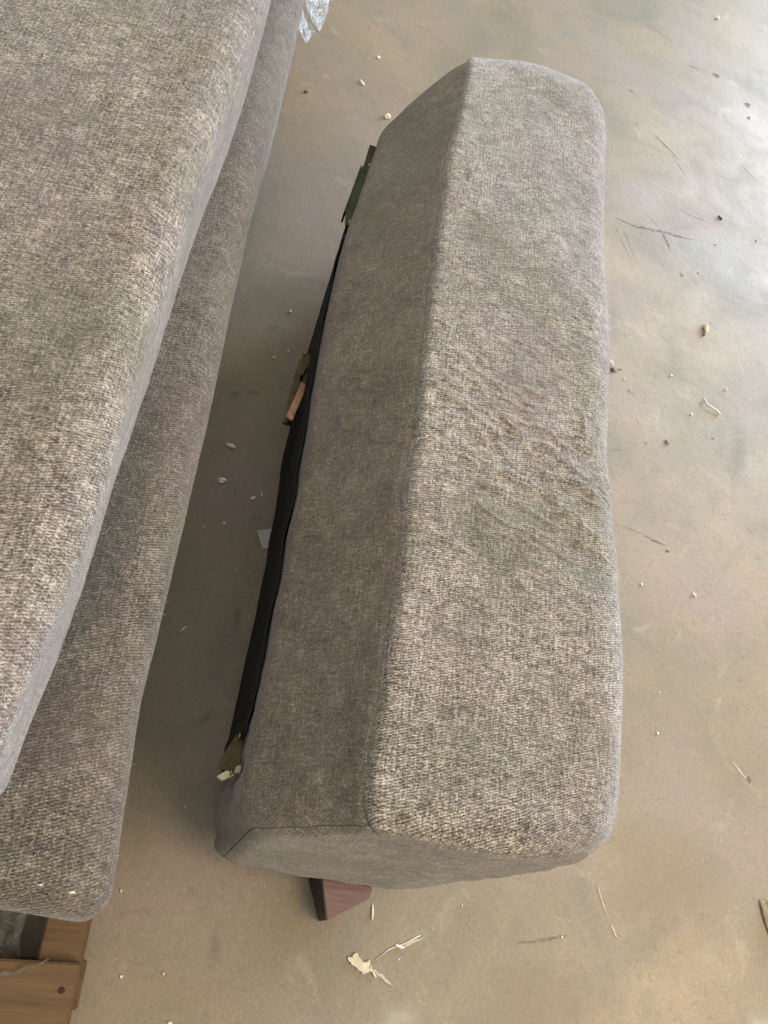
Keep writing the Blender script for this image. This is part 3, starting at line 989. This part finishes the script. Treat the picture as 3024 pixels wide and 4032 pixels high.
for root, VV, NN, CC, sd in ((up_root, VU, NU, CU, 5), (lo_root, VL, NL, CL, 6)):
    PB = VV[CC:-CC].reshape(-1, 3); NB = NN[CC:-CC].reshape(-1, 3)
    sel = (NB[:, 2] > 0.1) & (PB[:, 0] > -0.55) & (PB[:, 1] < 1.7)
    fibres('loose_fibre', PB[sel], NB[sel], 7500, M_fib, root, 0.003, 0.010, 0.00025, 0.5, sd)
    sel = (NB[:, 2] > 0.1) & (PB[:, 0] > -0.19) & (PB[:, 1] < 1.4)
    fibres('edge_nap', PB[sel], NB[sel], 5200, M_fib, root, 0.003, 0.007, 0.00022, 0.9, sd + 10)

# ------------------------------------------------------------------ pallet
M_wood = NT('shaded_pallet_pine')
k = M_wood
o_ = k.n('ShaderNodeTexCoord').outputs['Object']
g1 = k.noise(k.mapping(o_, (5, 90, 60)), 1.0, 5, 0.6, 0.6)
g2 = k.noise(o_, 14, 3, 0.5)
c = k.ramp(g1, [(0.3, (0.100, 0.058, 0.026)), (0.7, (0.185, 0.112, 0.052))])  # darkened pine: the shadow lying over the pallet is in the wood colour
c = k.mix(k.ramp(g2, [(0.45, (0, 0, 0)), (0.7, (0.5, 0.5, 0.5))]), c, (0.15, 0.078, 0.03))
k.l(c, k.b.inputs['Base Color'])
k.b.inputs['Roughness'].default_value = 0.7
k.l(k.bump(k.math('MULTIPLY_ADD', k.noise(k.mapping(o_, (20, 400, 200)), 1.0, 3, 0.6), 0.5, g1), 0.6, 0.0015), k.b.inputs['Normal'])
M_wood = k.m
pal = empty('wooden_pallet', 'pale wooden shipping pallet under the stacked sofa sections at the lower left', 'pallet')
pal.rotation_euler = (0, 0, 0.066)
_c = Vector((-0.05, -0.05, 0))
pal.location = _c - Matrix.Rotation(0.066, 3, 'Z') @ _c


def board(x0, x1, y0, y1, z0, z1, nm='deck_board'):
    bm = bmesh.new(); add_box(bm, x0, x1, y0, y1, z0, z1)
    return bm_obj(nm, bm, M_wood, pal, 0.0018, 2)


first = board(-0.86, -0.0505, -0.150, -0.0485, 0.112, 0.132)
y_ = 0.055
while y_ < 1.9:
    o = first.copy(); COL.objects.link(o); o.parent = pal; o.location = (0, y_ + 0.15, 0)
    y_ += 0.185
for x0, x1 in ((-0.098, -0.054), (-0.48, -0.435), (-0.84, -0.796)):
    board(x0, x1, -0.145, 1.95, 0.026, 0.1115, 'stringer')
for yy0 in (-0.15, 0.6, 1.5):
    board(-0.86, -0.05, yy0 + 0.05 if yy0 < 0 else yy0, (yy0 + 0.1), 0.003, 0.0255, 'bottom_board')
bm = bmesh.new()
bmesh.ops.create_cone(bm, cap_ends=True, segments=12, radius1=0.0034, radius2=0.0030, depth=0.0016, matrix=Matrix.Translation((-0.064, -0.074, 0.1326)))
bm_obj('nail_head', bm, simple('rusty_nail', (0.06, 0.035, 0.02), 0.7, 0.6), pal)

# ------------------------------------------------------------------ clear plastic wrap
def film(name, tint=(0.9, 0.92, 0.92), fac=0.55, rough=0.12):
    k = NT(name)
    out = k.t.nodes['Material Output']
    tr = k.n('ShaderNodeBsdfTransparent'); tr.inputs[0].default_value = (*tint, 1)
    gl = k.n('ShaderNodeBsdfGlossy'); gl.inputs['Roughness'].default_value = rough
    df = k.n('ShaderNodeBsdfTranslucent'); df.inputs[0].default_value = (0.75, 0.77, 0.78, 1)
    dd = k.n('ShaderNodeBsdfDiffuse'); dd.inputs[0].default_value = (0.7, 0.71, 0.71, 1)
    fr = k.n('ShaderNodeLayerWeight', i_Blend=0.45)
    m1 = k.n('ShaderNodeMixShader'); m1.inputs[0].default_value = 0.5
    k.l(df.outputs[0], m1.inputs[1]); k.l(dd.outputs[0], m1.inputs[2])
    m2 = k.n('ShaderNodeMixShader'); m2.inputs[0].default_value = 1 - fac
    k.l(m1.outputs[0], m2.inputs[2]); k.l(tr.outputs[0], m2.inputs[1])
    m3 = k.n('ShaderNodeMixShader')
    k.l(k.math('MULTIPLY_ADD', fr.outputs['Facing'], 0.15, 0.02), m3.inputs[0])
    k.l(m2.outputs[0], m3.inputs[1]); k.l(gl.outputs[0], m3.inputs[2])
    k.l(m3.outputs[0], out.inputs['Surface'])
    o = k.n('ShaderNodeTexCoord').outputs['Object']
    b = k.bump(k.noise(o, 60, 4, 0.6, 1.5), 0.6, 0.006)
    k.l(b, gl.inputs['Normal'])
    return k.m


M_film = film('clear_film', (0.74, 0.75, 0.76), fac=0.985, rough=0.10)
M_film2 = film('dusty_film', (0.88, 0.85, 0.78), 0.88, 0.3)


def crumple(name, label, centre, size, mat, seed, nu=46, nv=46, shape=None):
    V_, F_ = [], []
    uu, vv = np.meshgrid(np.linspace(0, 1, nu), np.linspace(0, 1, nv))
    p = np.stack([(uu - .5).ravel() * size[0], (vv - .5).ravel() * size[1], np.zeros(nu * nv)], 1)
    q = p.copy()
    sc = 1.0 / max(size)
    def rid(s_, sd): return 1 - np.abs(vnoise(p, s_ * sc, sd)) * 2
    q[:, 2] = rid(3, seed) * size[2] * .5 + rid(7, seed + 1) * size[2] * .3 + vnoise(p, 14 * sc, seed + 2) * size[2] * .15
    q[:, 0] += vnoise(p, 4 * sc, seed + 3) * size[0] * .22
    q[:, 1] += vnoise(p, 4 * sc, seed + 4) * size[1] * .18
    if shape is not None: q = shape(q, uu.ravel(), vv.ravel())
    q += np.array(centre)
    ii = np.arange(nu * nv).reshape(nv, nu)
    F_ = np.stack([ii[:-1, :-1].ravel(), ii[:-1, 1:].ravel(), ii[1:, 1:].ravel(), ii[1:, :-1].ravel()], 1)
    o = mesh_obj(name, q, F_, mat, None, smooth=False)
    return tag(o, label, 'plastic wrap')


def drape(q, u, v):
    # hangs from under the upper sofa down beside the lower one
    q = q.copy()
    taper = 0.25 + 0.75 * np.clip(v * 2.2, 0, 1)
    q[:, 0] *= taper
    q[:, 0] += 0.028 * v
    q[:, 2] += -0.10 * u * taper
    return q


crumple('plastic_wrap', 'crumpled clear plastic wrap hanging off the stacked sofa sections at the top edge', (-0.126, 1.62, 0.34), (0.058, 0.42, 0.025), M_film, 61, 40, 90, drape)


def droop(q, u, v):
    q = q.copy()
    q[:, 2] += -0.03 * (1 - v) ** 2
    return q


crumple('plastic_wrap', 'dusty stretch film bunched between the lower sofa section and the pallet at the left edge', (-0.150, -0.024, 0.148), (0.070, 0.056, 0.018), M_film2, 71, 40, 34, droop)
# a twisted strand of the film across the pallet board
bm = bmesh.new()
pts = []
for i in range(30):
    t = i / 29
    pts.append((-0.150 + 0.066 * t, -0.073 + 0.024 * t ** 1.6 + 0.0015 * math.sin(t * 20), 0.137 + 0.002 * math.sin(t * 9)))
tube(bm, pts, [0.0025 * (0.5 + 0.9 * math.sin(math.pi * min(1, t / 29 + .1)) * random.uniform(.8, 1.1)) for t in range(30)], 7)
st = bm_obj('film_strand', bm, M_film2, None, smooth=True)
tag(st, 'twisted pale strand of stretch film lying across the pallet board', 'plastic wrap')

# ------------------------------------------------------------------ litter on the floor
M_foam = simple('white_foam', (0.82, 0.84, 0.83), 0.8, var=0.06, scale=200)
M_cream = simple('cream_shaving', (0.76, 0.70, 0.55), 0.75, var=0.12, scale=150)
M_brownchip = simple('brown_chip', (0.24, 0.18, 0.12), 0.8, var=0.2, scale=150)
M_darkchip = simple('dark_chip', (0.05, 0.045, 0.04), 0.7, var=0.2, scale=150)
M_paper = simple('grey_paper', (0.52, 0.54, 0.55), 0.6, var=0.05, scale=60, bump=0.03)


def crumb_mesh(sx, sy, sz, seed, sub=2):
    bm = bmesh.new()
    bmesh.ops.create_icosphere(bm, subdivisions=sub, radius=1)
    r = random.Random(seed)
    off = Vector((r.random() * 9, r.random() * 9, r.random() * 9))
    pts = np.array([(v.co + off)[:] for v in bm.verts])
    d = vnoise(pts, 1.5, seed)
    for v, dd in zip(bm.verts, d):
        v.co *= 1 + 0.38 * dd
        v.co = Vector((v.co.x * sx, v.co.y * sy, max(-0.6, v.co.z) * sz))
    zmin = min(v.co.z for v in bm.verts)
    for v in bm.verts: v.co.z -= zmin
    me = bpy.data.meshes.new('crumb'); bm.to_mesh(me); bm.free()
    return me


def crumb(name, x, y, sx, sy, sz, rot, mat, label, cat, group=None, z=0.0008, seed=None):
    me = crumb_mesh(sx, sy, sz, seed if seed is not None else random.randint(0, 9999))
    me.materials.append(mat)
    o = bpy.data.objects.new(name, me); COL.objects.link(o)
    o.location = (x, y, z); o.rotation_euler = (0, 0, rot)
    return tag(o, label, cat, group)


crumb('foam_flake', -0.049, 0.723, .0085, .0038, .003, -.35, M_foam, 'elongated white foam flake, farthest of the larger ones in the gap between sofa and arm', 'foam flake', seed=5)
crumb('foam_flake', -0.047, 0.652, .0065, .0055, .004, .5, M_foam, 'lumpy white foam flake in the gap left of the elongated flake', 'foam flake', seed=14)
crumb('foam_flake', 0.009, 0.633, .0052, .0028, .003, .9, M_foam, 'small tilted white foam flake near the dark base of the arm', 'foam flake', seed=8)
crumb('foam_flake', 0.022, 0.645, .0011, .0042, .001, .35, M_foam, 'thin white sliver beside the small tilted foam flake', 'foam flake', seed=9)
for x, y_, r in [(-0.026, 0.575, .0024), (-0.007, 1.057, .0032), (0.007, 0.96, .0022), (-0.015, 0.936, .0024), (-0.035, 0.837, .002),
                 (-0.077, 1.032, .0018), (-0.097, 0.823, .0015), (-0.033, 0.029, .0022), (-0.006, -0.063, .0021), (0.043, -0.054, .0018),
                 (0.05, 1.967, .0045), (1.124, 2.852, .0065), (0.838, 1.193, .0030), (0.978, 1.2, .0036), (0.881, 1.099, .0028),
                 (0.720, 1.142, .0022), (0.752, 1.037, .0018), (0.74, 0.654, .0026), (0.758, 0.381, .0024), (0.765, 0.454, .0016),
                 (0.064, -0.104, .0028), (0.86, 0.42, .0012), (0.01, 0.50, .0012), (-0.055, 0.56, .0011), (0.345, -0.002, .0012),
                 (0.43, 0.075, .0014), (0.585, 0.055, .0018), (0.39, 0.04, .0011), (0.02, 0.14, .001), (0.84, 0.62, .001)]:
    if y_ < 0.05 and x > 0.2: place = ('tiny pale speck on the floor below the near end of the arm', 'specks below the near end of the arm')
    elif y_ < 0.05: place = ('tiny pale speck on the floor between the pallet and the arm, near the bottom', 'specks near the pallet')
    elif x > 0.5: place = ('tiny pale crumb on the open floor to the right of the arm', 'crumbs on the floor right of the arm')
    else: place = ('tiny pale crumb on the floor in the gap between the stacked sections and the arm', 'crumbs in the gap left of the arm')
    if x == 0.05: place = ('single white crumb on the floor beyond the far end of the arm', None)
    if x == 1.124: place = ('white crumb on the floor farthest off at the upper right', None)
    crumb('pale_crumb', x, y_, r, r * random.uniform(.7, 1), r * .7, random.uniform(0, 3), M_foam if random.random() < .6 else M_cream, place[0], 'crumb', place[1])
crumb('wood_chip', 0.024, 1.842, .0105, .0045, .003, -.9, M_cream, 'small cream sliver on the floor beyond the far corner of the arm, between two specks', 'chip', seed=3)
crumb('dark_chip', -0.097, 1.734, .0055, .004, .004, .6, M_brownchip, 'small brown chip with a pale end on the floor near the top plastic wrap', 'chip', seed=4)
crumb('wood_chip', 0.102, 1.743, .010, .006, .006, .4, M_cream, 'cream wood chip touching the far left corner of the arm', 'chip', seed=6)
crumb('wood_chip', 0.94, 1.372, .006, .013, .007, .1, M_cream, 'upright cream chip casting a thin shadow right of the arm', 'chip', seed=21)
crumb('dark_chip', 0.936, 1.353, .0035, .007, .003, -.5, M_brownchip, 'brown splinter lying against the upright cream chip', 'chip', seed=22)
crumb('foam_flake', 0.684, 1.170, .010, .003, .008, -.7, M_foam, 'white flake tucked against the outer edge of the arm', 'foam flake', seed=23)
crumb('dark_chip', 0.692, 1.156, .006, .005, .004, .3, M_darkchip, 'dark chip beside the white flake at the outer edge of the arm', 'chip', seed=24)
crumb('brown_chip', 0.815, 1.002, .007, .003, .002, -.8, M_brownchip, 'flat tan chip on the floor right of the arm, left of the curled shaving', 'chip', seed=25)
crumb('foam_flake', 0.851, 0.660, .0045, .0032, .002, -.9, M_cream, 'small cream flake on the brown patch of floor right of the arm', 'foam flake', seed=26)
crumb('dark_chip', 1.025, 1.803, .0035, .008, .003, .8, M_darkchip, 'small black chip on the bright floor at the upper right', 'chip', seed=27)
crumb('foam_flake', 0.345, 0.013, .0058, .0016, .0015, -.15, M_foam, 'thin white flake on the floor below the near end of the arm', 'foam flake', seed=28)
# crumbs resting on the stacked section and the arm
crumb('foam_flake', -0.058, 0.012, .0028, .0010, .0008, .2, M_cream, 'bright pale flake on the near corner of the lower sofa section', 'foam flake', z=0.4155, seed=31)
crumb('thread_bit', -0.083, 0.014, .0018, .0007, .0006, 0.1, M_cream, 'tiny yellowish lint fleck on the lower sofa section left of the pale flake', 'lint', z=0.4195, seed=32)

# curled shavings and splinters as bent strips
def strip(name, pts, w, th, mat, label, cat):
    bm = bmesh.new()
    tube(bm, pts, w, 6)
    for v in bm.verts: v.co.z = max(v.co.z, 0.0009)
    return tag(bm_obj(name, bm, mat, None, smooth=True), label, cat)


strip('wood_shaving', [(0.915, 1.150, .004), (0.92, 1.137, .006), (0.932, 1.132, .006), (0.945, 1.128, .005), (0.953, 1.121, .003)],
      [.0026, .0018, .0016, .0018, .0024], 0, M_cream, 'cream curled wood shaving on the floor right of the arm', 'shaving')
strip('wood_splinter', [(-0.050, 0.378, .001), (-0.045, 0.384, .003), (-0.041, 0.391, .001)], [.0007, .0012, .0006], 0, M_cream,
      'pale splinter on the floor beside the lower sofa section', 'splinter')
strip('wood_splinter', [(0.300, 0.058, .001), (0.301, 0.048, .002), (0.302, 0.040, .001)], [.0013, .0016, .0016], 0, M_cream,
      'short pale splinter on the floor right of the burgundy foot', 'splinter')
strip('thread', [(0.313, -0.006, .001), (0.33, 0.008, .0015), (0.352, 0.018, .0015), (0.372, 0.030, .001)], .0007, 0, M_cream,
      'thin straight pale thread on the floor below the near end of the arm', 'thread')

# curled bark-like scrap entering at the right edge
bm = bmesh.new()
Vq = []
for i in range(12):
    t = i / 11
    yq = 0.150 - 0.060 * t
    for j in range(6):
        a = -0.3 + j / 5 * 1.9
        r = 0.012 + 0.010 * math.sin(math.pi * min(1, t + .05))
        Vq.append((0.928 + 0.012 * t + r * math.sin(a) + 0.004 * t, yq, 0.002 + r * (1 - math.cos(a))))
Fq = [(i * 6 + j, i * 6 + j + 1, (i + 1) * 6 + j + 1, (i + 1) * 6 + j) for i in range(11) for j in range(5)]
lf = mesh_obj('dry_leaf_scrap', Vq, Fq, simple('dry_leaf', (0.30, 0.24, 0.15), 0.7, var=0.25, scale=120), None, smooth=True)
lm = lf.modifiers.new('s', 'SOLIDIFY'); lm.thickness = 0.0008
tag(lf, 'curled dry brown scrap with a pale edge cut by the right edge of the picture', 'scrap')

# triangle of grey paper half under the arm
bm = bmesh.new()
tri = [(0.0285, 0.574), (0.044, 0.545), (0.052, 0.548), (0.058, 0.590), (0.0475, 0.582)]
add_prism(bm, [(x, y_, 0.0012) for x, y_ in tri], [(x, y_, 0.0017 + (0.004 if i == 0 else 0.001 * i)) for i, (x, y_) in enumerate(tri)])
tag(bm_obj('paper_scrap', bm, M_paper, None), 'grey triangular paper scrap half under the dark base of the arm', 'paper scrap')

# flattened plaster flake with a ragged outline
out = [(455, 480), (470, 450), (520, 455), (545, 470), (560, 410), (600, 385), (645, 380), (660, 430), (710, 480), (745, 530), (790, 545), (820, 550),
       (850, 525), (900, 515), (905, 530), (870, 560), (850, 590), (880, 640), (905, 665), (918, 600), (935, 610), (945, 660), (1000, 720), (1045, 810),
       (1020, 830), (990, 790), (950, 710), (900, 705), (850, 730), (800, 755), (750, 745), (740, 710), (680, 690), (640, 640), (590, 610), (530, 580), (520, 545), (480, 525)]
cxp, cyp = 740, 580
sc = 0.0000680
V_, F_ = [], []
for zt in (0.0014, 0.0034):
    for (a, b) in out:
        V_.append((0.2945 + (a - cxp) * sc * 1.0 + (b - cyp) * sc * 0.10, -0.0135 - (b - cyp) * sc * 0.95 + (a - cxp) * sc * 0.13, zt + random.uniform(-.0003, .0005)))
n = len(out)
bm = bmesh.new()
vs = [bm.verts.new(v) for v in V_]
bm.faces.new(vs[:n][::-1]); bm.faces.new(vs[n:])
for i in range(n): bm.faces.new((vs[i], vs[(i + 1) % n], vs[n + (i + 1) % n], vs[n + i]))
bmesh.ops.triangulate(bm, faces=[f for f in bm.faces if len(f.verts) > 4])
tag(bm_obj('plaster_flake', bm, simple('cream_plaster', (0.64, 0.57, 0.42), 0.85, var=0.12, scale=90), None), 'ragged flattened cream flake on the floor below the near end of the arm', 'flake')
